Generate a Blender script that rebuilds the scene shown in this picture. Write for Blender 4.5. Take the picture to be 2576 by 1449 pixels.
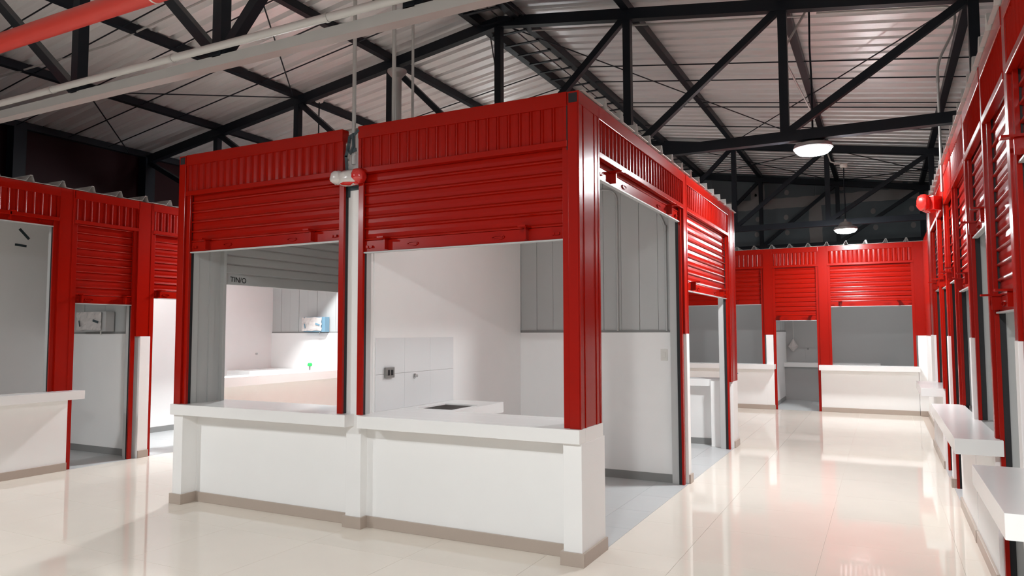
import bpy, bmesh, math, random
from mathutils import Matrix, Vector
random.seed(7)
D = bpy.data
C = bpy.context.scene.collection
SC = bpy.context.scene
for o in list(D.objects): D.objects.remove(o)
PI = math.pi

# ------------------------------------------------------------------ camera
FPX, PIT, ROLL, YAW = 1808.82, 0.0614979, -0.0027046, 0.4756194
H = 1.55
fwd = Vector((-math.sin(YAW)*math.cos(PIT), math.cos(YAW)*math.cos(PIT), math.sin(PIT)))
rt = Vector((math.cos(YAW), math.sin(YAW), 0)); up = rt.cross(fwd)
r2 = rt*math.cos(ROLL)+up*math.sin(ROLL); u2 = up*math.cos(ROLL)-rt*math.sin(ROLL)
cam = D.cameras.new('camera'); co = D.objects.new('camera', cam); C.objects.link(co)
cam.sensor_width = 36; cam.lens = FPX/2576*36; cam.clip_start = .05
co.matrix_world = Matrix(((r2.x, u2.x, -fwd.x, 0), (r2.y, u2.y, -fwd.y, 0), (r2.z, u2.z, -fwd.z, H), (0, 0, 0, 1)))
SC.camera = co
# ------------------------------------------------------------------ world, exposure
w = D.worlds.new('world'); SC.world = w; w.use_nodes = True
w.node_tree.nodes['Background'].inputs[0].default_value = (.93, .97, 1, 1)
w.node_tree.nodes['Background'].inputs[1].default_value = .35
SC.view_settings.view_transform = 'Standard'; SC.view_settings.look = 'None'
SC.view_settings.gamma = 1; SC.view_settings.use_curve_mapping = False
SC.view_settings.exposure = 0.1
SC.cycles.max_bounces = 14; SC.cycles.diffuse_bounces = 9
LAMP_AISLE, LAMP_FAR, LAMP_LEFT, LAMP_HALL, LAMP_ENTRY, FILL_STALL, FILL_LEFT_STALL, FILL_KIOSK = 410.0, 300.0, 620.0, 560.0, 850.0, 62.0, 140.0, 46.0     # lens emission strengths of the high bay lamps and the added stall fill lamps

# ------------------------------------------------------------------ materials
def mat(name, col, rough=.5, metal=0, spec=.5, coat=0, bump=0, bscale=30, var=0, vscale=4, emit=0, bstretch=None):
    m = D.materials.new(name); m.use_nodes = True; nt = m.node_tree; b = nt.nodes['Principled BSDF']
    b.inputs['Base Color'].default_value = (*col, 1); b.inputs['Roughness'].default_value = rough
    b.inputs['Metallic'].default_value = metal; b.inputs['Specular IOR Level'].default_value = spec
    b.inputs['Coat Weight'].default_value = coat; b.inputs['Coat Roughness'].default_value = .12
    tc = nt.nodes.new('ShaderNodeTexCoord'); mp = nt.nodes.new('ShaderNodeMapping')
    nt.links.new(tc.outputs['Object'], mp.inputs[0])
    if bstretch: mp.inputs['Scale'].default_value = bstretch
    if var:
        n = nt.nodes.new('ShaderNodeTexNoise'); n.inputs['Scale'].default_value = vscale; n.inputs['Detail'].default_value = 5
        nt.links.new(mp.outputs[0], n.inputs['Vector'])
        mx = nt.nodes.new('ShaderNodeMix'); mx.data_type = 'RGBA'
        mx.inputs[6].default_value = (*[c*(1-var) for c in col], 1); mx.inputs[7].default_value = (*[min(1, c*(1+var)) for c in col], 1)
        nt.links.new(n.outputs[0], mx.inputs[0]); nt.links.new(mx.outputs[2], b.inputs['Base Color'])
    if bump:
        n2 = nt.nodes.new('ShaderNodeTexNoise'); n2.inputs['Scale'].default_value = bscale
        nt.links.new(mp.outputs[0], n2.inputs['Vector'])
        bp = nt.nodes.new('ShaderNodeBump'); bp.inputs['Strength'].default_value = bump; bp.inputs['Distance'].default_value = .01
        nt.links.new(n2.outputs[0], bp.inputs['Height']); nt.links.new(bp.outputs[0], b.inputs['Normal'])
    if emit:
        b.inputs['Emission Color'].default_value = (.95, .985, 1, 1); b.inputs['Emission Strength'].default_value = emit
    return m
RED = mat('red_enamel', (.32, .005, .0008), .25, 0, .2, .05, .03, 25)
GREY = mat('grey_primer_steel', (.47, .475, .47), .45, 0, bump=.02)
GPANEL = mat('grey_metal_panel', (.46, .47, .465), .5, 0, bump=.02)
BLACKGAP = mat('black_rubber_and_hollow_shade', (.006, .006, .008), .6)  # black rubber; also colours in the shade of tube ends and slots
WHITE = mat('white_plaster', (.87, .865, .855), .6, var=.02, bump=.03, bscale=60)
STONE = mat('white_quartz', (.84, .835, .825), .22, var=.015, vscale=3)
TILEW = mat('pale_ceramic', (.74, .75, .755), .25, var=.01)
BEIGE = mat('beige_porcelain', (.79, .73, .65), .045, 0, .26, 0, .006, 6, .04, 2.5)
GROUT = mat('beige_grout', (.55, .46, .39), .6)
GTILE = mat('grey_porcelain', (.54, .555, .56), .3, var=.05, vscale=3, bstretch=(1, 5, 1))
GGROUT = mat('grey_grout', (.6, .6, .6), .7)
TAUPE = mat('taupe_skirting_tile', (.44, .365, .31), .3, var=.04)
DSKIRT = mat('grey_skirting_tile', (.25, .25, .245), .35)
STEEL = mat('black_painted_steel', (.008, .011, .016), .45, .0, .25, var=.3)
ROOF = mat('zincalume_sheet', (.84, .838, .835), .36, .38, bump=.12, bscale=7, bstretch=(.35, 6, 1), var=.12, vscale=3)
GALV = mat('galvanised_steel', (.50, .485, .47), .4, .4, var=.08)
PIPEG = mat('grey_pvc', (.50, .485, .465), .4, var=.06)
PIPER = mat('red_pipe_paint', (.62, .055, .04), .4, var=.06)
BOARD = mat('blue_grey_board', (.11, .13, .14), .8, var=.15, vscale=3)
COMPOUND = mat('joint_compound', (.26, .24, .23), .8, var=.15)
MAROON = mat('maroon_sheet', (.016, .0012, .003), .6, 0, .2)
CONC = mat('grey_render', (.45, .45, .445), .7)
PLASTIC = mat('milky_plastic_film', (.62, .58, .56), .22, 0, .6, .4, .3, 30)
REDPLASTIC = mat('red_plastic', (.62, .02, .015), .2, 0, .6, .5, .25, 25)
DTAPE = mat('slate_tape', (.035, .055, .065), .5)
BLUETAPE = mat('blue_tape', (.16, .30, .40), .5)
CHROME = mat('chrome', (.6, .6, .6), .15, 1)
OUTLET = mat('grey_outlet_plastic', (.22, .21, .20), .35)
OFFWHITE = mat('offwhite_plastic', (.72, .70, .66), .35)
LENS = {k: mat('lamp_lens', (1, 1, 1), .4, emit=k) for k in {LAMP_AISLE, LAMP_FAR, LAMP_LEFT, LAMP_HALL, LAMP_ENTRY, FILL_STALL, FILL_LEFT_STALL, FILL_KIOSK}}
LAMPH = mat('lamp_housing', (.30, .30, .30), .4, .3)
INK = mat('black_marker_ink', (.02, .02, .02), .8)
GREEN = mat('green_cap_plastic', (.03, .55, .12), .35)
SINK = mat('stainless_steel', (.35, .33, .32), .25, .9)

# ------------------------------------------------------------------ mesh helpers
class MB:
    def __init__(s): s.v = []; s.f = []; s.mi = []
    def box(s, x0, x1, y0, y1, z0, z1, m=0):
        n = len(s.v)
        s.v += [(x0, y0, z0), (x1, y0, z0), (x1, y1, z0), (x0, y1, z0), (x0, y0, z1), (x1, y0, z1), (x1, y1, z1), (x0, y1, z1)]
        s.f += [tuple(n+i for i in q) for q in ((0, 3, 2, 1), (4, 5, 6, 7), (0, 1, 5, 4), (1, 2, 6, 5), (2, 3, 7, 6), (3, 0, 4, 7))]
        s.mi += [m]*6; return s
    def bar(s, p, q, a, b, upv=(0, 0, 1), m=0):
        p = Vector(p); q = Vector(q); d = (q-p).normalized(); uv = Vector(upv)
        if abs(d.dot(uv)) > .95: uv = Vector((1, 0, 0))
        sd = d.cross(uv).normalized(); u = sd.cross(d)
        n = len(s.v)
        for e in (p, q):
            for i, j in ((-1, -1), (1, -1), (1, 1), (-1, 1)): s.v.append(tuple(e+sd*(i*a/2)+u*(j*b/2)))
        s.f += [tuple(n+i for i in t) for t in ((0, 1, 2, 3), (7, 6, 5, 4), (0, 4, 5, 1), (1, 5, 6, 2), (2, 6, 7, 3), (3, 7, 4, 0))]
        s.mi += [m]*6; return s
    def tube(s, pts, r, n=10, m=0):
        pts = [Vector(p) for p in pts]; rings = []
        ref = None
        for i, p in enumerate(pts):
            d = (pts[min(i+1, len(pts)-1)]-pts[max(i-1, 0)]).normalized()
            if ref is None:
                ref = d.orthogonal().normalized()
            ref = (ref-d*ref.dot(d)).normalized(); b = d.cross(ref)
            st = len(s.v); rings.append(st)
            rr = r[i] if isinstance(r, (list, tuple)) else r
            for k in range(n):
                a = 2*PI*k/n; s.v.append(tuple(p+ref*(rr*math.cos(a))+b*(rr*math.sin(a))))
        for a, b in zip(rings, rings[1:]):
            for k in range(n):
                s.f.append((a+k, a+(k+1) % n, b+(k+1) % n, b+k)); s.mi.append(m)
        s.f.append(tuple(rings[0]+k for k in reversed(range(n)))); s.f.append(tuple(rings[-1]+k for k in range(n))); s.mi += [m, m]
        return s
    def prof(s, pts, L, axis='x', mf=None):
        """closed outline pts of (y,z) run along x (or outline (x,y) run along z) for length L"""
        n = len(s.v); k = len(pts)
        for e in (0, L):
            for a, b in pts: s.v.append((e, a, b) if axis == 'x' else (a, b, e))
        for i in range(k):
            j = (i+1) % k
            s.f.append((n+i, n+k+i, n+k+j, n+j) if axis == 'x' else (n+i, n+j, n+k+j, n+k+i)); s.mi.append(mf(i) if mf else 0)
        s.f.append(tuple(n+i for i in range(k))); s.f.append(tuple(n+k+i for i in reversed(range(k)))); s.mi += [0, 0]
        return s
    def lathe(s, prof, n=24, c=(0, 0, 0), m=0):
        st = len(s.v)
        for r, z in prof:
            for k in range(n):
                a = 2*PI*k/n; s.v.append((c[0]+r*math.cos(a), c[1]+r*math.sin(a), c[2]+z))
        for i in range(len(prof)-1):
            for k in range(n):
                s.f.append((st+i*n+k, st+i*n+(k+1) % n, st+(i+1)*n+(k+1) % n, st+(i+1)*n+k)); s.mi.append(m)
        s.f.append(tuple(st+k for k in reversed(range(n)))); s.f.append(tuple(st+(len(prof)-1)*n+k for k in range(n))); s.mi += [m, m]
        return s
    def mesh(s, name, mats, smooth=False, bevel=0):
        me = D.meshes.new(name); me.from_pydata(s.v, [], s.f)
        for m in mats: me.materials.append(m)
        bm = bmesh.new(); bm.from_mesh(me)
        if len(mats) > 1:
            bm.faces.ensure_lookup_table()
            for i, mi in enumerate(s.mi): bm.faces[i].material_index = mi
        bmesh.ops.recalc_face_normals(bm, faces=bm.faces)
        if bevel:
            bmesh.ops.bevel(bm, geom=[e for e in bm.edges if e.is_manifold and e.calc_face_angle(0) > .6], offset=bevel, segments=2, profile=.6, affect='EDGES')
        if smooth:
            for f in bm.faces: f.smooth = True
        bm.to_mesh(me); bm.free()
        if smooth:
            try: me.set_sharp_from_angle(angle=math.radians(40))
            except Exception: pass
        return me
def link(name, me, parent=None, loc=(0, 0, 0), rot=0):
    o = D.objects.new(name, me); C.objects.link(o); o.location = loc
    o.rotation_euler = (0, 0, rot) if not isinstance(rot, tuple) else rot
    if parent: o.parent = parent
    return o
def obj(name, mb, m, parent=None, loc=(0, 0, 0), rot=0, smooth=False, bevel=0):
    return link(name, mb.mesh(name, m if isinstance(m, list) else [m], smooth, bevel), parent, loc, rot)
def tag(o, label, cat, group=None):
    o['label'] = label; o['category'] = cat
    if group: o['group'] = group
    return o
def thing(name, label, cat, loc=(0, 0, 0), rot=0, group=None):
    o = link(name, None, None, loc, rot); return tag(o, label, cat, group)
def struct(o): o['kind'] = 'structure'; return o
B = lambda *a: MB().box(*a)

# ------------------------------------------------------------------ facade frame (u along, v inwards, z up)
class F:
    def __init__(s, ox, oy, rot): s.o = Vector((ox, oy, 0)); s.r = math.radians(rot)
    def at(s, u, v=0, z=0):
        c, n = math.cos(s.r), math.sin(s.r)
        return (s.o.x+u*c-v*n, s.o.y+u*n+v*c, z)
PITCH = .091
_sl = {}
def slat_mesh(L, p=PITCH):
    k = (round(L, 3), p)
    if k not in _sl:
        pts = [(-.002, 0), (-.015, .04*p), (-.0195, .10*p), (-.017, .18*p), (-.0055, .25*p), (-.003, .31*p), (-.0065, .60*p), (-.0045, .93*p), (-.002, 1.0*p),
               (.010, 1.0*p), (.010, .22*p), (-.001, .13*p), (-.001, .01*p)]
        _sl[k] = MB().prof(pts, L, 'x', lambda i: 1 if i >= 9 else 0).mesh('slat', [RED, GREY])
    return _sl[k]
_rib = {}
def rib_mesh(hh, p):
    k = (round(hh, 3), round(p, 4))
    if k not in _rib:
        pts = [(0, .010), (.06*p, -.004), (.14*p, -.010), (.22*p, -.006), (.30*p, .004), (.62*p, .001), (.96*p, .004), (p, .010), (p, .014), (0, .014)]
        _rib[k] = MB().prof(pts, hh, 'z').mesh('panel_rib', [RED])
    return _rib[k]
ZTOP, ZB1, ZR1, ZR0, ZB0 = 3.215, 3.115, 3.095, 2.885, 2.83

def fascia(f, u0, u1, label, nrib=None, caps=True):
    t = thing('fascia_panel', label, 'fascia', f.at(u0, 0, ZB0), f.r, 'red ribbed fascia panels over the stall openings'); L = u1-u0; z = ZB0
    obj('top_beam', B(0, L, 0, .08, ZB1-z, ZTOP-z), RED, t, bevel=.004)
    obj('bottom_rail', B(0, L, 0, .044, 0, ZR0-z-.012), RED, t, bevel=.004)
    obj('backing_sheet', B(0, L, .036, .044, .04, ZB1-z), [RED], t)
    obj('edge_strip', B(0, .03, .008, .036, ZR0-z-.012, ZB1-z), RED, t)
    obj('edge_strip', B(L-.03, L, .008, .036, ZR0-z-.012, ZB1-z), RED, t)
    n = nrib or max(2, round((L-.06)/.088)); p = (L-.06)/n; me = rib_mesh(ZB1-ZR0+.012, p)
    for i in range(n): link('panel_rib', me, t, (.03+i*p, .014, ZR0-z-.012))
    return t

def post(f, u0, u1, z0, z1, label, d=.16, lips=True):
    t = thing('steel_post', label, 'post', f.at(u0, 0, z0), f.r); W = u1-u0; h = z1-z0
    obj('post_body', B(0, W, .004, d, 0, h), RED, t, bevel=.004)
    if W > .3:
        obj('edge_lip', B(.0, .028, 0, .01, 0, h), RED, t); obj('edge_lip', B(W-.028, W, 0, .01, 0, h), RED, t)
        obj('raised_seam', B(.085, .093, -.001, .01, 0, h), RED, t); obj('raised_seam', B(W-.10, W-.092, -.001, .01, 0, h), RED, t)
    elif W > .12:
        obj('edge_lip', B(.0, .022, 0, .01, 0, h), RED, t); obj('edge_lip', B(W-.022, W, 0, .01, 0, h), RED, t)
    return t

def shutter(f, u0, u1, zb, label, zf=0.0, rails=(1, 1), slatmax=99, vs=0.0):
    t = thing('roller_shutter', label, 'shutter', f.at(u0, vs, zf), f.r, 'red roller shutters of the stalls'); L = u1-u0
    zt = 2.87
    hb = .095; zz = zb+hb-zf
    me = slat_mesh(L-.07); n = min(slatmax, max(1, math.ceil((zt-zb-hb)/PITCH)))
    for i in range(n): link('slat', me, t, (.035, .062, zz+i*PITCH))
    bar = obj('bottom_bar', B(.035, L-.035, .048, .062, zb-zf, zz), [RED], t, bevel=.003)
    obj('bar_backing', B(.035, L-.035, .0625, .068, zb-zf, zz), GREY, t)
    obj('bar_flange', B(.035, L-.035, .030, .066, zb-zf-.006, zb-zf+.004), GREY, t)
    for fr in (.15, .82):
        x = L*fr
        m = MB().box(x-.007, x+.007, .0, .048, zb-zf+.015, zz+.004).box(x-.03, x+.03, -.055, .048, zz+.002, zz+.014)
        obj('latch_bracket', m, RED, bar)
    for fr in (.28, .69):
        x = L*fr; m = MB()
        for k in range(12):
            a0, a1 = 2*PI*k/12, 2*PI*(k+1)/12
            m.bar((x+.05*math.cos(a0), .043, zz-.047+.014*math.sin(a0)), (x+.05*math.cos(a1), .043, zz-.047+.014*math.sin(a1)), .008, .008, (0, 1, 0))
        m.box(x-.035, x+.035, .044, .049, zz-.053, zz-.042)
        obj('pull_handle', m, RED, bar)
    for fr in (.045, .93):
        x = L*fr+.02
        obj('end_lock', MB().box(x-.028, x+.028, .038, .05, zz-.06, zz-.04).tube([(x-.02, .04, zz-.05), (x-.02, .03, zz-.05)], .012, 8).tube([(x+.02, .04, zz-.05), (x+.02, .03, zz-.05)], .01, 8), RED, bar)
    hr = 2.86-zf
    if rails[0]:
        obj('guide_rail', B(0, .05, .022, .046, 0, hr), RED, t, bevel=.002)
        obj('brush_seal', B(0, .044, .046, .078, 0, hr), BLACKGAP, t); obj('inner_rail', B(0, .034, .078, .15, 0, hr), GREY, t, bevel=.002)
    if rails[1]:
        obj('guide_rail', B(L-.05, L, .022, .046, 0, hr), RED, t, bevel=.002)
        obj('brush_seal', B(L-.044, L, .046, .078, 0, hr), BLACKGAP, t); obj('inner_rail', B(L-.034, L, .078, .15, 0, hr), GREY, t, bevel=.002)
    return t
def half_wall(f, u0, u1, v0, label, h=.81, th=.12, inner=None, sk=1, s0=0, s1=0):
    t = thing('half_wall', label, 'half wall', f.at(u0, v0, 0), f.r); L = u1-u0
    obj('wall_body', B(0, L, 0, th, 0, h), WHITE, t)
    obj('skirting', B(s0, L-s1, -.018, 0, 0, .088), TAUPE, t, bevel=.003)
    obj('inner_skirting', B(0, L, th, th+.015, 0, .085), DSKIRT, t)
    return t
def pier(f, u0, u1, v0, v1, h, label, sk=(1, 1, 1)):
    t = thing('masonry_pier', label, 'pier', f.at(u0, v0, 0), f.r); L = u1-u0; d = v1-v0
    obj('pier_body', B(0, L, 0, d, 0, h), WHITE, t, bevel=.004)
    obj('skirting', B(-.018*sk[0], L+.018*sk[2], -.018, 0, 0, .09), TAUPE, t, bevel=.002)
    if sk[0]: obj('skirting', B(-.018, 0, 0, d, 0, .09), TAUPE, t, bevel=.002)
    if sk[2]: obj('skirting', B(L, L+.018, 0, d, 0, .09), TAUPE, t, bevel=.002)
    return t
ZC, ZCB = .90, .805
def counter(f, boxes, label, zt=ZC, zb=ZCB, name='countertop'):
    u, v = boxes[0][0], boxes[0][2]
    m = MB()
    for a, b, c, d in boxes: m.box(a-u, b-u, c-v, d-v, zb-zt, 0)
    return tag(obj(name, m, STONE, None, f.at(u, v, zt), f.r, bevel=.002), label, 'countertop')
def partition(x0, x1, y0, y1, label, upper='metal', h=3.12, skirt=True, inset=.0, lower=WHITE, face=None):
    """thin wall along its longer side; upper part of metal strips (each a part) over a plaster wainscot"""
    t = thing('partition_wall', label, 'partition', (x0, y0, 0)); X = x1-x0; Y = y1-y0; al = X > Y
    L = X if al else Y; T = Y if al else X
    bx = (lambda a, b, c, d, z0, z1: B(a, b, c, d, z0, z1)) if al else (lambda a, b, c, d, z0, z1: B(c, d, a, b, z0, z1))
    if upper == 'white':
        obj('wall_body', bx(0, L, 0, T, 0, h), lower, t)
    else:
        obj('wainscot', bx(0, L, 0, T, 0, 1.545), lower, t, bevel=.002)
        obj('base_channel', bx(0, L, .012, T-.012, 1.545, 1.572), DSKIRT, t)
        n = max(1, round(L/.205)); p = L/n
        for i in range(n): obj('panel_strip', bx(i*p+.002, (i+1)*p-.002, .02+.003*(i % 2), T-.02-.003*(i % 2), 1.572, h), GPANEL, t)
    if skirt:
        obj('skirting', bx(0, L, -.012, 0, 0, .085), DSKIRT, t); obj('skirting', bx(0, L, T, T+.012, 0, .085), DSKIRT, t)
    return t
def stall_roof(f, u0, u1, v0, v1, label, pitch=.35, z=3.222, rh=.07, off=.1):
    t = thing('stall_roof', label, 'roof sheet', f.at(u0, v0, z), f.r); L = u1-u0
    n = max(1, int((L-off)/pitch)); x = 0; k = 0
    xs = [off+i*pitch for i in range(n+1) if off+i*pitch < L-.08]
    edges = [0]+[(a+b)/2 for a, b in zip(xs, xs[1:])]+[L]
    for i, c in enumerate(xs):
        a, b = edges[i], edges[i+1]
        top = [(a, 0), (c-.055, 0), (c-.012, rh), (c+.012, rh), (c+.035, 0), (b, 0)]
        pts = top+[(q, r-.004) for q, r in reversed(top)]
        m = MB(); nn = len(pts)
        for e in (0, v1-v0):
            for q, r in pts: m.v.append((q, e, r))
        for j in range(nn): m.f.append((j, (j+1) % nn, nn+(j+1) % nn, nn+j))
        for e in (0, nn):
            for j in range(5): m.f.append((e+j, e+j+1, e+nn-2-j, e+nn-1-j))
        obj('roof_sheet', m, GALV, t)
    return t
def floor_tiles(parent, x0, x1, y0, y1, sx, sy, ox, oy, m, z=0, th=.004, gap=.002):
    cache = {}
    i0 = math.floor((x0-ox)/sx); i1 = math.ceil((x1-ox)/sx); j0 = math.floor((y0-oy)/sy); j1 = math.ceil((y1-oy)/sy)
    for i in range(i0, i1):
        for j in range(j0, j1):
            a, b, c, d = max(x0, ox+i*sx), min(x1, ox+(i+1)*sx), max(y0, oy+j*sy), min(y1, oy+(j+1)*sy)
            if b-a < .02 or d-c < .02: continue
            k = (round(b-a, 3), round(d-c, 3))
            if k not in cache: cache[k] = B(0, k[0]-gap, 0, k[1]-gap, -th, 0).mesh('floor_tile', [m])
            link('floor_tile', cache[k], parent, (a+gap/2, c+gap/2, z))

# ------------------------------------------------------------------ shell
YB, YF, XL, XR = 18.6, -5.0, -11.3, 2.7
ROOFZ = lambda x: 5.70-.15*abs(x+4.3)
XRIDGE = -4.3
fl = struct(obj('floor', B(XL-6, XR+6, YF-9, YB, -.15, -.004), GROUT))
floor_tiles(fl, -8.3, .58, 2.1, 4.68, .85, .85, -.43, 5.85, BEIGE)
floor_tiles(fl, -1.81, .58, 4.68, 15.27, .85, .85, -.43, 5.85, BEIGE)
floor_tiles(fl, -8.3, -5.85, 4.68, 10.4, .85, .85, -.43, 5.85, BEIGE)
floor_tiles(fl, -8.3, -1.81, 10.4, 15.27, .85, .85, -.43, 5.85, BEIGE)
obj('plain_screed', MB().box(-8.3, .58, YF+.02, 2.1, -.004, 0).box(XL+.05, -8.3, YF+.02, 2.1, -.004, 0).box(.58, XR-.05, YF+.02, 2.1, -.004, 0), BEIGE, fl)
for a, b, c, d in ((-3.72, -1.81, 4.68, 7.43), (-3.72, -1.81, 7.43, 10.4), (-5.85, -3.72, 4.68, 10.4)):
    floor_tiles(fl, a, b, c, d, .6, .6, -2.12, 5.55, GTILE)
floor_tiles(fl, -10.2, -8.3, 2.1, 10.0, .6, .6, -8.3, 5.9, GTILE)
floor_tiles(fl, -5, .7, 15.27, 17.9, .6, .6, -2, 15.27, GTILE)
floor_tiles(fl, .58, 2.55, 2.1, 11.4, .6, .6, .58, 4.3, GTILE)

wl = struct(obj('wall_left', B(XL-.1, XL, YF, YB, 0, 4.8), MAROON))
wr = struct(obj('wall_right', B(XR, XR+.1, YF, YB, 0, 4.8), CONC))
# front wall left out behind the camera, so world light fills the hall
wb = struct(obj('wall_back', B(XL, XR, YB+.02, YB+.1, 0, 5.8), CONC))
bme = {}
for j, zz in enumerate((2.16, 3.38, 4.60, 5.82)):
    for i in range(-7, 4):
        a, b = max(XL+.02, -1.36+i*2.44-1.22*(j % 2)*0), min(XR-.02, -1.36+(i+1)*2.44)
        if b-a < .1: continue
        z0, z1 = zz, min(zz+1.22, 5.7)
        if z1-z0 < .1: continue
        obj('wall_board', B(a+.004, b-.004, YB, YB+.02, z0+.004, z1-.004), BOARD, wb)
def compound(x0, x1, z0, z1, seed):
    rnd = random.Random(seed); m = MB(); n = max(4, int(max(x1-x0, z1-z0)/.12)); hor = (x1-x0) > (z1-z0)
    lo = []; hi = []
    for i in range(n+1):
        t = i/n; e1, e2 = rnd.uniform(-.012, .012), rnd.uniform(-.012, .012)
        if hor: lo.append((x0+(x1-x0)*t, z0+e1)); hi.append((x0+(x1-x0)*t, z1+e2))
        else: lo.append((x0+e1, z0+(z1-z0)*t)); hi.append((x1+e2, z0+(z1-z0)*t))
    for q in (YB-.004, YB+.001):
        for a in lo+hi: m.v.append((a[0], q, a[1]))
    N = n+1; K = 2*N
    for i in range(n):
        m.f.append((i, i+1, N+i+1, N+i)); m.f.append((i, i+1, K+i+1, K+i)); m.f.append((N+i, N+i+1, K+N+i+1, K+N+i))
    m.f.append((0, N, K+N, K)); m.f.append((n, N+n, K+N+n, K+n))
    obj('joint_compound', m, COMPOUND, wb)
compound(-6, 2.6, 4.57, 4.82, 1)
for k, x in enumerate((-6.24, -3.8, -1.36, 1.08)): compound(x-.14, x+.14, 3.2, 4.57, 10+k)
compound(-2.85, -2.52, 4.82, 5.2, 5); compound(.2, .5, 4.82, 5.1, 6)
dots = MB()
for x in (-2.7, -2.0, -.75, -.1, .66):
    for z in (3.60, 3.96, 4.34, 4.95):
        dots.lathe([(.05, 0), (.055, .002), (.03, .004)], 10, (x+random.uniform(-.03, .03), 0, 0))
        st = len(dots.v)-30
        for i in range(st, len(dots.v)):
            a, b, c = dots.v[i]; dots.v[i] = (a, YB-c, z+b*1.25)
do = obj('screw_filler', dots, COMPOUND, wb); do['kind'] = 'stuff'
# dark columns of the left wall
for i, y in enumerate((3.65, 5.9, 8.0, 10.3, 14.8)):
    tag(obj('steel_column', B(-.09, .09, -.09, .09, 0, 4.55), STEEL, None, (XL+.12, y, 0), bevel=.004),
        'dark steel column on the maroon left wall, %s counted from the nearest' % ['first', 'second', 'third', 'fourth', 'fifth'][i], 'column')
# roof sheets
ce = struct(obj('ceiling', MB().bar((XRIDGE-7.0, 7, ROOFZ(XRIDGE-7)+.14), (XRIDGE, 7, 5.84), 25, .02).bar((XRIDGE, 7, 5.84), (XRIDGE+7, 7, ROOFZ(XRIDGE+7)+.14), 25, .02), ROOF))
RP = .25; per = 4
def sheet_mesh():
    m = MB(); pts = []
    for k in range(per):
        y = k*RP
        pts += [(y, 0), (y+.160, 0), (y+.175, .06), (y+.235, .06)]
    pts += [(per*RP, 0)]
    L = 7.05
    for e in (0, 1):
        for a, b in pts: m.v.append((e*L, a, b))
    n = len(pts)
    for j in range(n-1): m.f.append((j, j+1, n+j+1, n+j))
    me = m.mesh('roof_sheet', [ROOF]); return me
sme = sheet_mesh(); sl = math.atan(.15)
for i in range(24):
    y = YF+i*per*RP
    link('roof_sheet', sme, ce, (XRIDGE, y, 5.70), (0, sl, 0))
    o = link('roof_sheet', sme, ce, (XRIDGE, y+per*RP, 5.70), (0, sl, PI))

# ------------------------------------------------------------------ roof trusses
def truss(y, label, zb=3.6, bc=STEEL, bw=.10, bh=.11):
    t = thing('roof_truss', label, 'truss', (XRIDGE, y, zb), 0, 'black steel roof trusses')
    zc = lambda k: 5.55-.15*1.72*abs(k)-zb
    sp = 1.72
    for s in (-1, 1): obj('top_chord', MB().bar((0, 0, zc(0)), (s*4.0*sp, 0, zc(4.0)), .10, .13), STEEL, t)
    b = obj('bottom_chord', MB().bar((-4*sp, 0, 0), (4*sp, 0, 0), bw, bh), bc, t)
    if bc is not STEEL: b['label'] = 'light grey bottom chord'
    for k in range(-4, 5): obj('vertical_post', MB().bar((k*sp, 0, .03), (k*sp, 0, zc(k)), .09, .09), STEEL, t)
    for k in range(4):
        for s in (-1, 1): obj('diagonal_brace', MB().bar((s*k*sp+s*.03, 0, .05), (s*(k+1)*sp-s*.03, 0, zc(k+1)-.03), .075, .075), STEEL, t)
    return t
truss(3.65, 'black roof truss nearest the camera, on a light grey bottom chord beside a grey pipe', 3.55, GALV, .09, .075)
truss(8.0, 'black roof truss crossing over the middle of the red kiosk, before the bright lamp')
truss(14.8, 'black roof truss just before the far row of red stalls')
truss(18.42, 'black roof truss standing against the patched grey back wall')
pn = [(-6.88, 'outermost on the left, above the maroon wall'), (-5.16, 'third left of the ridge'), (-3.44, 'second left of the ridge'), (-1.72, 'first left of the ridge'),
      (1.72, 'first right of the ridge'), (3.44, 'second right of the ridge, above the kiosk aisle'), (5.16, 'third right of the ridge, near the right stalls'), (6.85, 'outermost on the right, above the right wall')]
for dx, s in pn:
    x = XRIDGE+dx
    tag(obj('purlin', MB().box(-.045, .045, YF, YB, -.05, .05), STEEL, None, (x, 0, ROOFZ(x)-.06)), 'black roof purlin, the one '+s, 'purlin')
for s in (-1, 1):
    x = XRIDGE+s*.27
    tag(obj('ridge_purlin', MB().box(-.05, .05, YF, YB, -.06, .06), STEEL, None, (x, 0, ROOFZ(x)-.07)), 'black ridge purlin on the %s side of the ridge battens' % ('left' if s < 0 else 'right'), 'purlin')
rbm = MB().bar((-.25, 0, 0), (.25, 0, 0), .05, .012).mesh('ridge_batten', [STEEL])
rb = thing('ridge_ladder', 'ladder of flat battens between the two ridge purlins', 'bracing', (XRIDGE, 0, 5.52))
for i in range(42): link('batten', rbm, rb, (0, 2.6+i*.38, .0))
obj('ridge_cap', MB().bar((-.16, 2, .13), (-.16, 18, .13), .30, .004, (.15, 0, 1)).bar((.16, 2, .13), (.16, 18, .13), .30, .004, (-.15, 0, 1)), GALV, rb)
def rod(p, q, label, r=.009):
    p = Vector(p); q = Vector(q)
    return tag(obj('sag_rod', MB().tube([(0, 0, 0), q-p], r, 6), STEEL, None, p), label, 'rod', 'thin steel rods under the roof')
rz = lambda x: ROOFZ(x)-.10
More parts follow.
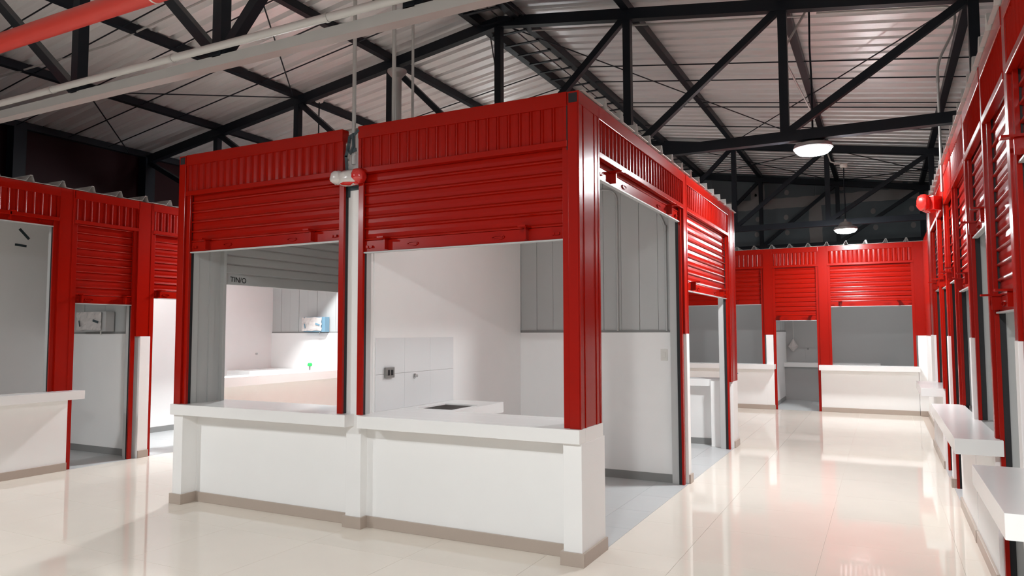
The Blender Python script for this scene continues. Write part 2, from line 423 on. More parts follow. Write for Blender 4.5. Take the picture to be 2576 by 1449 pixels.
for side, nm in ((-1, 'left'), (1, 'right')):
    for i, (y, wh) in enumerate(((4.4, 'just behind the nearest truss'), (5.15, 'above the front edge of the kiosk'), (5.85, 'between the first two trusses, before their middle'), (6.6, 'between the first two trusses, past their middle'), (7.25, 'just before the second truss'),
                      (9.94, 'first behind the aisle lamp'), (10.67, 'second behind the aisle lamp'), (11.85, 'upper of the close pair behind the aisle lamp'), (12.1, 'lower of the close pair behind the aisle lamp'), (13.4, 'last before the third truss'))):
        x1 = XRIDGE+side*6.8
        rod((XRIDGE+side*.3, y, rz(XRIDGE+.3)), (x1, y, rz(x1)), 'black sag rod under the %s slope, %s' % (nm, wh))
XB = [((-4.32, 8.1), (-.86, 14.7), 'long brace rod slanting from the ridge over the right aisle'), ((.86, 8.1), (-2.6, 14.7), 'brace rod crossing behind the bright lamp'),
      ((-3.9, 14.9), (-.86, 18.3), 'far brace rod right of the ridge before the back wall'), ((-.86, 14.9), (-3.9, 18.3), 'far brace rod slanting back towards the ridge'),
      ((-.86, 14.9), (2.4, 18.3), 'far brace rod over the right stalls'), ((2.4, 14.9), (-.86, 18.3), 'far brace rod slanting from the right stalls'),
      ((-6.02, 5.6), (-7.74, 7.9), 'short brace rod meeting the second truss at the left'), ((-9.46, 5.85), (-7.74, 7.9), 'brace rod running level to the second truss node'),
      ((-9.46, 5.85), (-11.1, 7.6), 'brace rod slanting down to the maroon wall'), ((-4.5, 8.1), (-6.02, 11.4), 'brace rod beside the ridge seen over the kiosk'), ((-4.1, 3.7), (-3.9, 7.9), 'brace rod along the ridge before the second truss')]
for (a, b), (c, d), lb in XB: rod((a, b, rz(a)-.02), (c, d, rz(c)-.02), 'thin black '+lb)

# ------------------------------------------------------------------ kiosk island
S = F(0, 4.52, 0); E_ = F(-1.81, 0, 90); W_ = F(-5.85, 0, -90); N_ = F(0, 10.40, 180)
half_wall(S, -5.73, -3.88, .16, 'white half wall under the left front counter of the kiosk')
half_wall(S, -3.73, -1.94, .16, 'white half wall under the right front counter of the kiosk, nearest the camera')
pier(S, -5.84, -5.72, 0, .45, ZCB, 'white corner pier at the left end of the kiosk front')
pier(S, -1.945, -1.81, 0, .45, ZCB, 'white corner pier under the tall red corner post, nearest the camera')
t = thing('masonry_column', 'tall white column between the two front shutters of the kiosk', 'column', (-3.88, 4.60, 0))
obj('column_body', B(0, .15, 0, .14, 0, 3.20), WHITE, t, bevel=.004)
obj('skirting', B(-.018, .168, -.018, 0, 0, .09), TAUPE, t, bevel=.002); obj('skirting', B(.15, .168, 0, .07, 0, .09), TAUPE, t)
obj('skirting', B(-.018, 0, 0, .07, 0, .09), TAUPE, t)
counter(S, [(-5.85, -3.80, -.035, .08), (-5.85, -3.88, .08, .53)], 'white quartz countertop on the left front half wall of the kiosk')
counter(S, [(-3.68, -1.811, -.035, .08), (-3.73, -1.811, .08, .42), (-3.72, -1.95, .42, .58)], 'white quartz countertop on the right front half wall, running to the red corner post')
# red posts of the front corners
p = post(E_, 4.52, 4.92, ZC, 3.125, 'wide red corner post at the near right corner of the kiosk', .085)
obj('beam_end', B(0, .40, 0, .085, 2.222, 2.31), RED, p)
obj('tube_hole_dark', B(-.002, .003, .012, .075, 2.232, 2.298), BLACKGAP, p)  # black plate painted in as the darkness inside the open beam tube
obj('slot_gap_dark', B(.004, .008, .0865, .094, 1.905, 2.22), BLACKGAP, p)  # black strip colours in the shade of the slot beside the fascia
p = post(W_, -4.92, -4.52, ZC, 3.125, 'red corner post at the near left corner of the kiosk', .085)
obj('beam_end', B(0, .40, 0, .085, 2.222, 2.31), RED, p)
obj('tube_hole_dark', B(.397, .402, .012, .075, 2.232, 2.298), BLACKGAP, p)  # black plate standing for the dark hollow of the tube end
obj('inner_lining', MB().box(-.02, .34, .087, .10, -.0, 2.2).box(.06, .12, .10, .115, 0, 2.2), GREY, p)
fascia(S, -5.76, -3.885, 'dark red ribbed fascia over the left front opening of the kiosk')
fascia(S, -3.725, -1.90, 'dark red ribbed fascia over the right front opening of the kiosk')
shutter(S, -5.765, -3.88, 2.30, 'red front shutter left of the white column, half raised', ZC)
shutter(S, -3.73, -1.895, 2.19, 'red front shutter right of the white column, half raised', ZC)
fascia(E_, 4.92, 7.42, 'red ribbed fascia on the kiosk side facing the aisle, nearer bay', 28)
fascia(E_, 7.56, 9.87, 'red ribbed fascia on the kiosk side facing the aisle, farther bay', 26)
shutter(E_, 4.92, 7.41, 2.69, 'red side shutter of the kiosk rolled almost fully up over the near doorway', 0)
shutter(E_, 7.57, 9.88, 1.99, 'red side shutter of the kiosk, half raised over the far doorway', 0)
post(E_, 7.41, 7.57, 1.53, ZTOP, 'red middle post on the aisle side of the kiosk over a white pier', .09)
pier(E_, 7.46, 7.57, 0, .12, 1.53, 'slim white pier under the middle red post on the aisle side', (0, 1, 1))
post(E_, 9.88, 10.32, .88, ZTOP, 'red corner post at the far aisle corner of the kiosk', .10)
pier(E_, 9.98, 10.30, 0, .30, .88, 'white corner pier at the far aisle corner of the kiosk', (0, 1, 1))
shutter(W_, -7.40, -4.93, 2.04, 'shutter in the left side of the kiosk, its grey back seen through the front opening', 0)
post(W_, -7.56, -7.40, 0, ZTOP, 'red middle post on the left side of the kiosk', .09)
fascia(W_, -7.40, -4.92, 'red ribbed fascia on the left side of the kiosk, nearer bay')
fascia(W_, -10.2, -7.56, 'red ribbed fascia on the left side of the kiosk, farther bay')
shutter(W_, -9.9, -7.56, .9, 'shutter in the left side of the kiosk, farther bay, mostly lowered', 0)
post(W_, -10.38, -9.9, 0, 2.83, 'red corner post at the far left corner of the kiosk', .09)
half_wall(N_, 1.95, 3.68, .12, 'white half wall at the back of the kiosk, seen through the far side doorway')
pier(N_, 1.93, 2.05, .245, .36, ZCB, 'small white pier beside the back half wall inside the kiosk', (0, 0, 0))
counter(N_, [(1.95, 3.70, -.1, .34)], 'white countertop at the back of the kiosk, seen through the far side doorway')
fascia(N_, 1.95, 3.75, 'red ribbed fascia at the back of the kiosk, right bay'); fascia(N_, 3.75, 5.7, 'red ribbed fascia at the back of the kiosk, left bay')
shutter(N_, 1.95, 3.70, 2.74, 'shutter at the back of the kiosk, rolled fully up', ZC)
shutter(N_, 3.75, 5.7, .02, 'shutter at the back of the kiosk, closed', 0)
partition(-3.80, -3.72, 4.74, 7.43, 'white divider wall in the kiosk with an outlet and the sink counter', 'white', 3.19)
partition(-3.72, -1.90, 7.43, 7.50, 'kiosk back wall of grey metal strips over a white wainscot', 'metal', 3.19)
partition(-5.75, -3.80, 7.43, 7.50, 'kiosk divider behind the left front unit', 'metal', 3.19)
partition(-3.80, -3.72, 7.50, 10.1, 'white divider wall between the two back units of the kiosk', 'white', 3.19)
stall_roof(E_, 4.56, 10.38, -.02, 3.98, 'ribbed metal roof lying over the red kiosk', .385, 3.222, .07, .45)
# kiosk fittings
t = thing('sink_counter', 'white counter with a sunken steel sink along the kiosk divider wall', 'counter', (-3.72, 5.105, ZC))
m = MB().box(0, .12, 0, .87, -.093, 0).box(.475, .55, 0, .87, -.093, 0).box(.12, .475, 0, .08, -.093, 0).box(.12, .475, .54, .87, -.093, 0)
obj('counter_slab', m, STONE, t)
obj('sink_bowl', MB().box(.12, .125, .08, .54, -.20, -.012).box(.47, .475, .08, .54, -.20, -.012).box(.12, .475, .08, .085, -.20, -.012).box(.12, .475, .535, .54, -.20, -.012).box(.12, .475, .08, .54, -.205, -.2), SINK, t)
obj('drain', MB().lathe([(.03, 0), (.03, .006), (.02, .008)], 14, (.3, .30, -.2)), CHROME, t)
obj('counter_base', B(0, .50, 0, .83, -.9, -.093), WHITE, t)
tb = thing('tile_panel', 'pale tile panel behind the sink on the kiosk divider wall', 'tile panel', (-3.72, 4.76, ZC))
for i in range(3):
    for j in range(2): obj('tile', B(0, .008, i*.4+.001, (i+1)*.4-.001, j*.303+.001, (j+1)*.303-.001), TILEW, tb)
def outlet(loc, rot, label, m=OUTLET):
    t = thing('wall_outlet', label, 'outlet', loc, rot)
    obj('cover_plate', B(-.06, .06, -.022, 0, -.045, .045), m, t, bevel=.006)
    for x in (-.022, .022): obj('socket', B(x-.012, x+.012, -.026, -.02, -.022, .022), BLACKGAP if m is OUTLET else m, t)
outlet((-3.711, 4.93, 1.215), PI/2, 'dark grey double outlet on the pale tile panel')
t = thing('water_valve', 'small chrome water valve on the pale tile panel', 'valve', (-3.711, 5.31, 1.168))
obj('valve_body', MB().tube([(0, 0, 0), (.03, 0, 0)], .012, 12), CHROME, t); obj('rosette', MB().tube([(0, 0, 0), (.006, 0, 0)], .022, 16), CHROME, t)
def switch(loc, rot, label):
    t = thing('light_switch', label, 'switch', loc, rot)
    obj('cover_plate', B(-.037, .037, -.008, 0, -.06, .06), OFFWHITE, t, bevel=.004); obj('rocker', B(-.014, .014, -.013, -.007, -.028, .028), OFFWHITE, t, bevel=.002)
switch((-2.04, 7.43, 1.31), 0, 'white light switch on the kiosk back wainscot')
def conduit(pts, r, label, m=GALV, clips=(), cat='conduit', name='conduit'):
    pts = [Vector(p) for p in pts]; path = [pts[0]]
    for i in range(1, len(pts)-1):
        a, b, c = pts[i-1], pts[i], pts[i+1]; rad = min(.12, (b-a).length*.45, (c-b).length*.45)
        p0 = b+(a-b).normalized()*rad; p1 = b+(c-b).normalized()*rad
        for k in range(6):
            q = k/5; path.append(p0*(1-q)**2+b*2*q*(1-q)+p1*q*q)
    path.append(pts[-1])
    o = pts[0]; t = thing(name, label, cat, o)
    obj('tube', MB().tube([p-o for p in path], r, 10), m, t, smooth=True)
    for c, d in clips:
        c = Vector(c)-o; d = Vector(d).normalized(); obj('coupling', MB().tube([c-d*.03, c+d*.03], r*1.3, 10), m, t, smooth=True)
    return t
conduit([(-2.545, 7.435, 1.56), (-2.545, 7.435, 3.10), (-3.0, 7.435, 3.13)], .012, 'grey conduit rising on the kiosk back wall and bending left at the top', GPANEL)
conduit([(-2.01, 7.435, 1.56), (-2.01, 7.435, 2.70), (-2.18, 7.435, 2.95), (-2.5, 7.435, 3.1)], .012, 'grey conduit near the doorway on the kiosk back wall with a coupling', GPANEL, [((-2.01, 7.435, 2.64), (0, 0, 1))])
# marker scribble on grey shutter back
tx = D.curves.new('marker_writing', 'FONT'); tx.body = 'TIN/O'; tx.size = .075; tx.extrude = .0006
o = D.objects.new('w', tx); C.objects.link(o); bpy.context.view_layer.update()
me = D.meshes.new_from_object(o.evaluated_get(bpy.context.evaluated_depsgraph_get())); me.name = 'marker_writing'; D.objects.remove(o)
o = link('marker_writing', me); me.materials.clear(); me.materials.append(INK)
o.location = (-5.777, 5.075, 2.062); o.rotation_euler = (PI/2, .03, PI/2)
tag(o, 'black marker scribble on the bottom bar of the grey shutter back', 'writing')

# ------------------------------------------------------------------ left row of stalls
L_ = F(-8.3, 0, 90)
G = 'left'
half_wall(L_, 1.5, 5.03, 0, 'white half wall under the counter of the left row, at the left edge of the photo')
counter(L_, [(1.5, 5.12, -.17, .14)], 'white countertop of the left row, at the left edge of the photo')
post(L_, 4.87, 5.04, ZC, ZTOP, 'red post of the left row between the counter bay and the first doorway')
post(L_, 5.85, 6.05, 1.51, ZTOP, 'red post of the left row over a white pier, between the two doorways')
pier(L_, 5.91, 6.05, 0, .16, 1.51, 'white pier of the left row between the two doorways', (0, 1, 0))
shutter(L_, 2.0, 4.87, 2.765, 'red shutter of the left row rolled fully up over the counter bay', ZC)
shutter(L_, 5.04, 5.85, 1.90, 'red shutter half lowered over the first doorway of the left row', 0)
shutter(L_, 6.05, 6.92, 2.0, 'red shutter half lowered over the second left doorway, partly hidden by the kiosk', 0)
post(L_, 6.92, 7.08, ZC, ZTOP, 'red post of the left row after its second doorway, hidden behind the kiosk corner')
shutter(L_, 7.08, 9.80, 2.6, 'red shutter of the left row raised over the bay seen through the kiosk', ZC)
half_wall(L_, 6.92, 9.95, 0, 'white half wall of the left row seen through the kiosk opening')
counter(L_, [(6.85, 9.98, -.21, .16)], 'white countertop of the left row seen through the kiosk opening', .93, .80)
post(L_, 9.80, 10.05, ZC, ZTOP, 'red post at the far end of the left row')
pier(L_, 9.95, 10.05, 0, .16, ZC, 'white pier at the far end of the left row', (0, 1, 1))
fascia(L_, 1.5, 4.87, 'red ribbed fascia of the left row over its counter bay'); fascia(L_, 5.03, 5.86, 'red ribbed fascia of the left row over its first doorway')
fascia(L_, 6.04, 6.93, 'red ribbed fascia of the left row over its second doorway'); fascia(L_, 7.07, 9.81, 'red ribbed fascia of the left row behind the kiosk')
stall_roof(L_, 1.5, 10.05, -.02, 2.9, 'ribbed metal roof over the left row of stalls', .347, 3.222, .072, .26)
partition(-10.28, -10.2, 1.5, 10.0, 'plain white rear lining of the left row of stalls', 'white', 3.19)
partition(-10.2, -8.46, 5.95, 6.02, 'divider of the left row with a wrapped box over a white wainscot', 'metal', 3.19)
partition(-10.2, -8.46, 9.95, 10.02, 'divider of the left row seen through the kiosk, bearing a taped box', 'metal', 3.19)
partition(-10.2, -8.46, 1.5, 1.57, 'divider at the near end of the left row', 'metal', 3.19)
def tape(a, b, wd, x, label, m=DTAPE):
    p, q = Vector((x, *a)), Vector((x, *b)); mid = (p+q)/2
    return tag(obj('tape_strip', MB().bar(p-mid, q-mid, wd, .004, (1, 0, 0)), m, None, mid), label, 'tape')
tape((5.46, 2.945), (5.585, 2.82), .035, -10.197, 'slanted dark tape scrap on the white rear wall of the left stall')
tape((5.41, 2.73), (5.555, 2.722), .03, -10.197, 'level dark tape scrap below the slanted one on the left stall wall')
switch((-8.60, 5.95, 1.325), 0, 'pale light switch on the dim wainscot of the first left doorway')
def epanel(loc, label, tm, w=.56, h=.26, d=.12):
    t = thing('breaker_box', label, 'breaker box', loc)
    obj('box_body', B(-w/2, w/2, -d, 0, 0, h), GREY if tm is DTAPE else BLUETAPE, t, bevel=.006)
    m = MB(); nx, nz = 10, 6; rnd = random.Random(w)
    for j in range(nz+1):
        for i in range(nx+1):
            m.v.append((-w/2-.02+(w-.04)*i/nx+rnd.uniform(-.006, .006), -d-.012-rnd.uniform(0, .018), .02+(h-.03)*j/nz+rnd.uniform(-.006, .006)))
    for j in range(nz):
        for i in range(nx): k = j*(nx+1)+i; m.f.append((k, k+1, k+nx+2, k+nx+1))
    obj('plastic_wrap', m, PLASTIC, t, smooth=False)
    obj('tape_piece', MB().bar((-w*.36, -d-.034, h*.25), (-w*.40, -d-.034, h*.55), .02, .004, (0, 1, 0)), tm, t)
    obj('tape_piece', MB().bar((w*.12, -d-.034, h*.55), (w*.32, -d-.034, h*.45), .03, .004, (0, 1, 0)), tm, t)
    obj('cable_stub', MB().tube([(.05, -.03, 0), (.05, -.03, -.05)], .008, 8), OFFWHITE, t)
epanel((-9.16, 5.95, 1.575), 'plastic wrapped breaker box on the divider of the first left doorway', DTAPE)
epanel((-9.05, 9.95, 1.565), 'plastic wrapped breaker box with blue tape on the divider seen through the kiosk', BLUETAPE, .50, .27)
t = thing('service_counter', 'white service counter along the rear wall of the left stall seen through the kiosk', 'counter', (-10.2, 8.93, 0))
obj('counter_slab', B(0, .55, 0, 1.0, ZC-.06, ZC), STONE, t, bevel=.002); obj('counter_base', B(0, .5, 0, 1.0, 0, ZC-.06), WHITE, t)
t = thing('service_counter', 'low white side slab at the far end of the left stall seen through the kiosk', 'counter', (-9.65, 9.45, 0))
obj('counter_slab', B(0, 1.1, 0, .5, ZC-.06, ZC), STONE, t, bevel=.002); obj('counter_base', B(0, 1.1, .05, .5, 0, ZC-.06), WHITE, t)
t = thing('tap', 'small tap with a green cap standing on the white slab seen through the kiosk', 'tap', (-8.92, 9.6, ZC))
obj('tap_stem', MB().tube([(0, 0, 0), (0, 0, .07)], .018, 12), CHROME, t)
obj('cap', MB().lathe([(.02, .065), (.04, .075), (.042, .10), (.03, .125), (.008, .13)], 16), GREEN, t, smooth=True)
obj('spout', MB().tube([(.03, 0, .02), (.06, 0, .08), (.16, 0, .095), (.17, 0, .085), (.14, 0, .01)], .008, 8), OFFWHITE, t)
t = thing('water_valve', 'tiny valve stub on the white rear wall seen through the kiosk', 'valve', (-10.2, 9.58, 1.17)); obj('valve_body', MB().tube([(0, 0, 0), (.03, 0, 0)], .018, 10), CHROME, t)

# ------------------------------------------------------------------ far row of stalls
R_ = F(0, 15.25, 0)
half_wall(R_, -4.95, -1.96, 0, 'white half wall of the far row left of its doorway')
half_wall(R_, -1.10, .56, 0, 'white half wall of the far row right of its doorway')
counter(R_, [(-4.95, -1.93, -.20, .16)], 'white countertop of the far row left of its doorway')
counter(R_, [(-1.12, .58, -.20, .16)], 'white countertop of the far row right of its doorway')
post(R_, -2.13, -1.96, 1.485, ZTOP, 'red post of the far row left of its doorway, over a white pier')
pier(R_, -2.10, -1.965, -.002, .16, 1.485, 'white pier of the far row left of its doorway', (0, 1, 1))
post(R_, -1.10, -.94, ZC, ZTOP, 'red post of the far row right of its doorway')
post(R_, .54, .72, 1.47, ZTOP, 'red end post of the far row at the inner corner with the right row')
pier(R_, .565, .72, -.004, .2, 1.47, 'white end pier of the far row at the inner corner', (0, 1, 0))
shutter(R_, -4.95, -2.13, 2.10, 'red far shutter left of the doorway, partly hidden by the kiosk', ZC)
shutter(R_, -1.96, -1.10, 1.77, 'narrow red far shutter half lowered over the far doorway', 0)
shutter(R_, -.94, .54, 2.03, 'wide red far shutter right of the far doorway', ZC)
fascia(R_, -4.95, -2.13, 'red ribbed fascia of the far row, left bay'); fascia(R_, -1.96, -1.10, 'red ribbed fascia of the far row over the doorway', 11); fascia(R_, -.94, .54, 'red ribbed fascia of the far row, right bay', 17)
post(R_, -5.2, -4.95, 0, ZTOP, 'red post at the hidden left end of the far row')
stall_roof(R_, -5.2, .72, -.02, 2.6, 'ribbed metal roof over the far row of stalls', .341, 3.222, .075, .18)
partition(-5.1, .75, 17.9, 17.97, 'grey rear lining of the far row of stalls', 'white', 3.19, True, 0, CONC)
partition(-2.09, -2.02, 15.42, 17.9, 'divider left of the far doorway, metal strips over a white wainscot', 'metal', 3.19)
partition(.70, .77, 15.42, 17.9, 'divider at the right end of the far row', 'white', 3.19)
partition(-5.17, -5.1, 15.42, 17.9, 'divider at the hidden left end of the far row', 'white', 3.19)
t = thing('service_counter', 'pale service counter deep inside the far doorway', 'counter', (-2.02, 17.35, 0))
obj('counter_slab', B(0, 1.95, 0, .55, .755, .85), STONE, t, bevel=.002); obj('counter_base', B(0, 1.95, .18, .50, 0, .755), CONC, t)
tb = thing('tile_panel', 'grey tile panel above the service counter deep in the far stall', 'tile panel', (-2.02, 17.9, .85))
for i in range(3):
    for j in range(2): obj('tile', B(i*.41+.001, (i+1)*.41-.001, -.008, 0, j*.32+.001, (j+1)*.32-.001), CONC, tb)
t = thing('water_valve', 'small dark valve on the tile panel deep in the far stall', 'valve', (-1.55, 17.892, 1.15)); obj('valve_body', MB().tube([(0, 0, 0), (0, -.03, 0)], .02, 10), OUTLET, t)
m = MB().tube([(0, 0, .75), (0, 0, .12)], .005, 6)
t = thing('plastic_bag', 'small pale plastic bag hanging by a cord in the far doorway', 'bag', (-1.86, 17.80, 1.18))
obj('cord', MB().tube([(0, 0, 1.2), (.01, 0, .2)], .004, 6), OFFWHITE, t)
obj('bag_body', MB().lathe([(.01, .2), (.05, .12), (.11, .03), (.09, .0), (.02, -.09)], 7), PLASTIC, t)
t = thing('wall_label', 'small blue label on the far half wall left of the doorway', 'label', (-2.72, 15.249, .70)); obj('label_sheet', B(-.06, .06, -.003, 0, -.012, .012), BLUETAPE, t)

# ------------------------------------------------------------------ right row of stalls
Q = F(.58, 0, -90)
def qs(y0, y1): return -y1, -y0
def qpost(y0, y1, z0, label, d=.045): return post(Q, -y1, -y0, z0, ZTOP, label, d)
qpost(4.25, 4.345, 1.5, 'red post of the right row nearest the camera, over a white pier')
pier(Q, -4.345, -4.25, 0, .16, 1.5, 'white pier of the right row nearest the camera', (0, 1, 0))
qpost(5.25, 5.305, ZC, 'slim red post of the right row standing on the middle counter, before the white pier')
qpost(6.33, 6.42, 1.5, 'red post of the right row over the white pier on the middle counter')
pier(Q, -6.42, -6.33, -.004, .16, 1.5, 'white pier rising from the middle counter of the right row', (0, 1, 0))
qpost(7.50, 7.57, ZC, 'slim red post at the far end of the middle counter of the right row')
qpost(8.45, 8.56, 1.5, 'red post of the right row over the pier between its two far doorways')
pier(Q, -8.56, -8.45, -.004, .16, 1.5, 'white pier of the right row between its two far doorways', (0, 1, 1))
qpost(9.50, 9.58, ZC, 'slim red post of the right row before its farthest counter')
qpost(10.70, 11.38, 1.5, 'red end post at the far end of the right row')
pier(Q, -11.38, -10.70, -.002, .16, 1.5, 'broad white end pier at the far end of the right row', (1, 1, 1))
SB = [(3.2, 4.25, 2.37, ZC, 'nearest red shutter of the right row, at the right edge of the photo'), (4.345, 5.25, 1.66, 0, 'red shutter of the right row lowered most, over its nearest doorway'),
      (5.305, 6.33, 2.24, ZC, 'red shutter of the right row over the near half of the middle counter'), (6.42, 7.50, 1.90, ZC, 'red shutter of the right row over the far half of the middle counter'),
      (7.57, 8.45, 2.03, 0, 'red shutter of the right row over the doorway past the middle counter'), (8.56, 9.50, 2.03, 0, 'red shutter of the right row over its farthest doorway'),
      (9.58, 10.70, 2.06, ZC, 'farthest red shutter of the right row')]
for a, b, zb, zf, lb in SB: shutter(Q, -b, -a, zb, lb, zf)
FL = ['nearest at the right edge of the photo', 'over the nearest doorway', 'over the near half of the middle counter', 'over the far half of the middle counter', 'over the doorway past the middle counter', 'over the farthest doorway', 'over the farthest counter']
for (a, b, zb, zf, lb), s in zip(SB, FL): fascia(Q, -b, -a, 'red ribbed fascia of the right row, '+s)
half_wall(Q, -4.25, -2.6, 0, 'white half wall under the nearest counter of the right row')
half_wall(Q, -7.56, -5.26, 0, 'white half wall under the middle counter of the right row')
half_wall(Q, -10.72, -9.52, 0, 'white half wall under the farthest counter of the right row')
counter(Q, [(-4.19, -3.13, -.215, .5)], 'white countertop of the right row nearest the camera, at the right edge of the photo')
counter(Q, [(-7.53, -5.16, -.215, .035)], 'long white middle countertop of the right row')
counter(Q, [(-10.87, -9.52, -.215, .10)], 'white farthest countertop of the right row, before the inner corner')
post(Q, -3.2, -3.05, 0, ZTOP, 'red post of the right row beside the nearest counter, outside the photo')
stall_roof(Q, -11.38, -2.6, -.025, 2.0, 'ribbed metal roof over the right row of stalls', .35, 3.222, .07, .1)
t = thing('passage_wall', 'short blank wall between the right row and the far row, red above white', 'wall', (.70, 11.38, 0))
obj('lower_wall', B(0, .1, 0, 3.87, 0, 1.47), WHITE, t); obj('upper_cladding', B(-.004, .1, 0, 3.87, 1.47, ZTOP), RED, t); obj('skirting', B(-.018, 0, 0, 3.86, 0, .088), TAUPE, t)
for i, (y, n) in enumerate(((6.36, 'nearest'), (8.48, 'middle'), (11.2, 'farthest'))):
    partition(.76, 2.6, y, y+.07, 'divider inside the right row, %s of the three, metal strips over white' % n, 'metal', 3.19)
partition(2.6, 2.67, 2.6, 11.3, 'grey rear lining of the right row of stalls', 'metal', 3.19)
t = thing('service_counter', 'white service counter on a grey base inside the nearest doorway of the right row', 'counter', (.80, 5.72, 0))
obj('counter_slab', B(0, 1.7, 0, .62, ZC-.1, ZC), STONE, t, bevel=.002); obj('counter_leg', MB().tube([(.12, .05, 0), (.12, .05, .74), (.17, .05, .79), (.4, .05, .79), (.45, .05, .74), (.45, .05, 0)], .02, 8), OFFWHITE, t, smooth=True)
obj('counter_base', B(.0, 1.7, .3, .6, 0, ZC-.1), CONC, t)

# ------------------------------------------------------------------ lamps (light is in the lens)
def lamp(x, y, z, label, jl, em, lr=.182, zj=None, flat=False):
    t = thing('high_bay_lamp', label, 'lamp', (x, y, z), 0, 'round high bay lamps')
    obj('housing', MB().lathe([(.184, .0), (.192, .02), (.185, .05), (.12, .075), (.09, .13), (.03, .15), (.012, .2)], 32), LAMPH, t, smooth=True)
    obj('lens', MB().lathe([(.02, -.007), (lr-.012, -.007), (lr-.006, .0), (lr-.006, .008)] if flat else [(.02, -.060), (.09, -.056), (.145, -.043), (.172, -.02), (lr, .0), (lr, .008)], 32), LENS[em], t, smooth=True)
    obj('rim_ring', MB().tube([(.191*math.cos(a*PI/16), .191*math.sin(a*PI/16), .014) for a in range(33)], .008, 6), LAMPH, t, smooth=True)
    zj = zj or ROOFZ(x)-.10; zr = zj-z
    obj('power_cable', MB().tube([(0, 0, .18), (.004, 0, zr*.45), (-.006, 0, zr*.7), (0, 0, zr)], .010, 8), STEEL, t)
    b = thing('junction_box', 'white junction box under the roof above the '+jl, 'junction box', (x, y, zj))
    obj('box_body', MB().lathe([(.05, -.02), (.065, 0), (.065, .04), (.05, .05)], 12), OFFWHITE, b, smooth=True)
    obj('mounting_bar', B(-.16, .16, -.012, .012, .05, .065), GALV, b)
lamp(-.60, 8.12, 3.47, 'bright round lamp hanging in the right aisle past the second truss', 'bright lamp of the right aisle', LAMP_AISLE)
lamp(-.54, 14.05, 3.355, 'small bright lamp hanging before the far row of red stalls', 'small far lamp', LAMP_FAR, .182, 4.50)
lamp(-7.6, 8.3, 3.45, 'round lamp hanging in the left aisle, hidden behind the kiosk', 'hidden lamp of the left aisle', LAMP_LEFT)
lamp(-7.3, 0.0, 3.45, 'round lamp over the left side of the front hall, beside the camera', 'left lamp of the front hall', LAMP_HALL, flat=True)
lamp(-.6, -.5, 3.45, 'round lamp over the right side of the front hall, above the camera', 'right lamp of the front hall', LAMP_ENTRY, flat=True)
lamp(-7.4, 14.8, 3.45, 'added round lamp far back in the left aisle, unseen behind the kiosk', 'added farthest left lamp', LAMP_FAR)  # unseen lamp, added to complete the lamp grid of the left aisle
def fill_lamp(x, y, label, em=FILL_STALL):  # unseen fill lamps, added to brighten the stall interiors
    t = thing('fill_lamp', label, 'lamp', (x, y, 3.21), 0, 'added fill lamps under the stall roofs')
    obj('base_ring', MB().lathe([(.16, 0), (.16, -.03), (.15, -.035)], 24), OFFWHITE, t)
    obj('lens', MB().lathe([(.145, -.035), (.13, -.06), (.07, -.075), (.02, -.078)], 24), LENS[em], t, smooth=True)
fill_lamp(-2.35, 5.35, 'added fill lamp under the kiosk roof, behind the right front fascia', FILL_KIOSK)
fill_lamp(-2.6, 9.2, 'added fill lamp under the kiosk roof, in the back right unit')
fill_lamp(-9.0, 7.4, 'added fill lamp under the left row roof, in the stall seen through the kiosk', FILL_LEFT_STALL)
fill_lamp(-.3, 16.2, 'added fill lamp under the far row roof, behind the right bay')
fill_lamp(-3.4, 16.2, 'added fill lamp under the far row roof, behind the left bay')
# ------------------------------------------------------------------ pipes and conduits under the roof
t = thing('grey_pipe', 'long light grey pipe running along the grey bottom chord of the nearest truss', 'pipe', (XRIDGE, 3.56, 3.628))
obj('tube', MB().tube([(-6.9, 0, 0), (6.9, 0, 0)], .028, 14), PIPEG, t, smooth=True)
for x in (-1.95, -.42, 1.1): obj('pipe_clamp', MB().tube([(x-.012, 0, 0), (x+.012, 0, 0)], (.033), 14), GALV, t)
t = thing('red_pipe', 'thick red fire pipe crossing the upper left corner', 'pipe', (XRIDGE, 3.28, 3.985))
obj('tube', MB().tube([(-6.9, 0, 0), (6.9, 0, 0)], .075, 20), PIPER, t, smooth=True)
obj('coupling_ring', MB().tube([(-.27, 0, 0), (-.255, 0, 0)], .079, 20), OFFWHITE, t)
ZL = lambda x: ROOFZ(x)-.13
conduit([(-3.80, 4.56, 2.92), (-3.80, 4.56, ROOFZ(-3.8)-.05)], .016, 'grey conduit rising from the emergency light on the white column to the roof')
conduit([(-3.52, 4.72, 3.22), (-3.52, 4.72, ROOFZ(-3.52)-.05)], .017, 'straight grey conduit rising behind the right front fascia')
conduit([(-3.60, 5.1, 3.22), (-3.60, 5.1, 4.35), (-3.34, 5.1, 4.72), (-3.30, 5.1, 5.35)], .012, 'thin grey conduit with a double bend behind the right front fascia')
t = thing('vent_pipe', 'dark grey vent pipe with a flanged cap above the kiosk', 'pipe', (-5.1, 6.9, 3.22))
obj('tube', MB().tube([(0, 0, 0), (0, 0, 1.44)], .055, 16), GALV, t, smooth=True); obj('flange_cap', MB().lathe([(.055, 1.38), (.09, 1.42), (.115, 1.45), (.115, 1.475), (.06, 1.48)], 20), GALV, t, smooth=True)
conduit([(-4.0, 8.36, ZL(-4.0)), (-.66, 8.36, ZL(-.66))], .012, 'thin grey conduit under the roof left of the first junction box')
conduit([(-.54, 8.30, ZL(-.54)), (.74, 8.30, ZL(.74)), (.73, 8.30, 4.58), (.57, 8.34, 4.27), (.57, 8.34, 2.95)], .013, 'grey conduit from the junction box bending down to the red emergency light', GALV, [((.57, 8.34, 4.1), (0, 0, 1))])
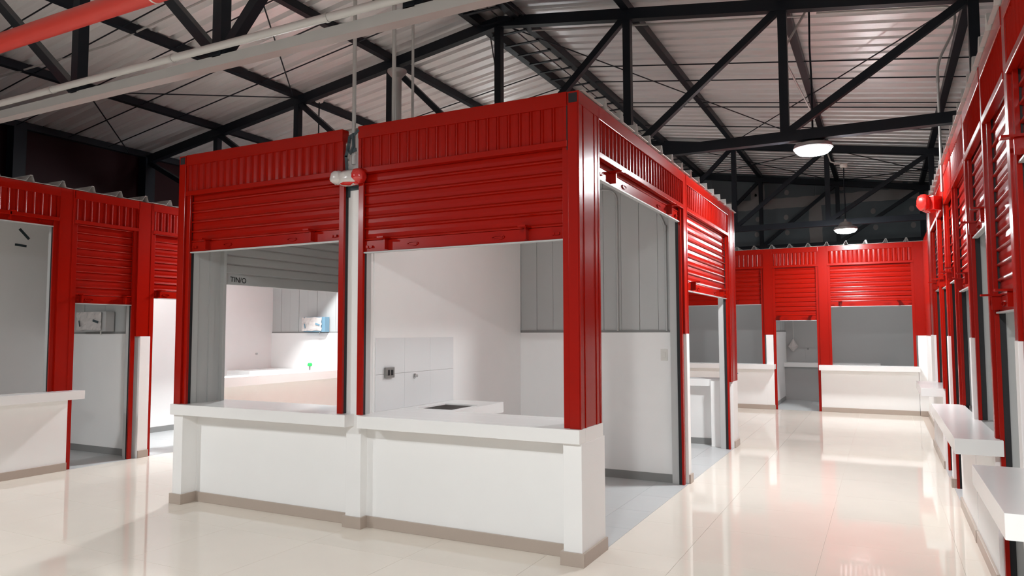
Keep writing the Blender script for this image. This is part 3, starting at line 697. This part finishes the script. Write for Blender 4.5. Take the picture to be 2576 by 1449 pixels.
conduit([(-.64, 8.22, ZL(-.64)), (-.86, 8.22, 4.66), (-.86, 8.25, 4.5), (-.78, 11, 4.6)], .012, 'short grey conduit bending down beside the truss post by the first junction box')
conduit([(-.55, 14.05, 4.54), (-.75, 14.05, 4.60), (-.84, 14.75, 4.95)], .012, 'short white conduit from the second junction box to the third truss', OFFWHITE)
conduit([(-10.6, 4.75, rz(-10.6)), (-8.2, 5.3, rz(-8.2)), (-4.6, 5.45, rz(-4.6))], .012, 'thin pale conduit under the left roof slope above the grey pipe', GALV)

# ------------------------------------------------------------------ emergency lights
def emergency(loc, rot, label, allred):
    t = thing('emergency_light', label, 'emergency light', loc, rot)
    def blob(cx, cy, cz, rx, ry, rz_, seed, m, nm):
        mb = MB(); rnd = random.Random(seed); nu, nv = 14, 9
        for j in range(nv+1):
            th = PI*j/nv
            for i in range(nu):
                a = 2*PI*i/nu; k = 1+rnd.uniform(-.06, .06)
                sx = math.copysign(abs(math.cos(a)*math.sin(th))**.75, math.cos(a)*math.sin(th)); sz = math.copysign(abs(math.cos(th))**.8, math.cos(th))
                mb.v.append((cx+rx*k*sx, cy+ry*k*math.sin(a)*math.sin(th), cz+rz_*k*sz))
        for j in range(nv):
            for i in range(nu): mb.f.append((j*nu+i, j*nu+(i+1) % nu, (j+1)*nu+(i+1) % nu, (j+1)*nu+i))
        return obj(nm, mb, m, t, smooth=True)
    blob(0, -.085, .0, .125, .06, .066, 3, REDPLASTIC if allred else PLASTIC, 'light_body')
    b = blob(-.11, -.105, .008, .058, .055, .056, 4, REDPLASTIC if allred else PLASTIC, 'lamp_head')
    b = blob(.098, -.09, .008, .06, .06, .06, 5, REDPLASTIC, 'lamp_head')
    if not allred:
        b['label'] = 'lamp head in red film'; blob(.01, -.085, -.042, .10, .05, .022, 6, REDPLASTIC, 'film_edge')
    obj('back_plate', B(-.075, .075, -.05, 0, -.05, .05), REDPLASTIC if allred else OUTLET, t, bevel=.004)
    if not allred:
        obj('bracket', MB().box(-.08, .08, -.012, .002, -.085, -.05).box(-.08, -.062, -.012, .002, -.14, -.08).box(.062, .08, -.012, .002, -.145, -.08), DTAPE, t)
    return t
emergency((-3.80, 4.598, 2.80), 0, 'twin head emergency light in milky and red film on the white column', False)
emergency((.54, 8.46, 2.86), -PI/2-.7, 'red wrapped emergency light on the right row, hanging below a conduit', True).scale = (.85, 1.15, 1.4)
t = thing('plastic_strip', 'knotted dark plastic strip tied round the conduit on the white column', 'strip', (-3.80, 4.545, 3.06))
obj('knot', MB().tube([(-.028, 0, .09), (-.03, -.02, -.03), (.0, -.03, -.06), (.028, -.02, .0), (.02, -.02, .10), (-.028, 0, .09)], .014, 7), DTAPE, t, smooth=True)
obj('loose_end', MB().bar((0, -.02, .07), (.085, -.025, .125), .022, .006, (0, 1, 0)).bar((0, -.02, -.04), (.055, -.02, -.03), .03, .01, (0, 1, 0)), DTAPE, t)
obj('loose_end', MB().bar((-.02, -.02, .03), (-.05, -.02, -.08), .03, .006, (0, 1, 0)).bar((-.05, -.02, -.07), (-.035, -.02, -.22), .026, .006, (0, 1, 0)), DTAPE, t)
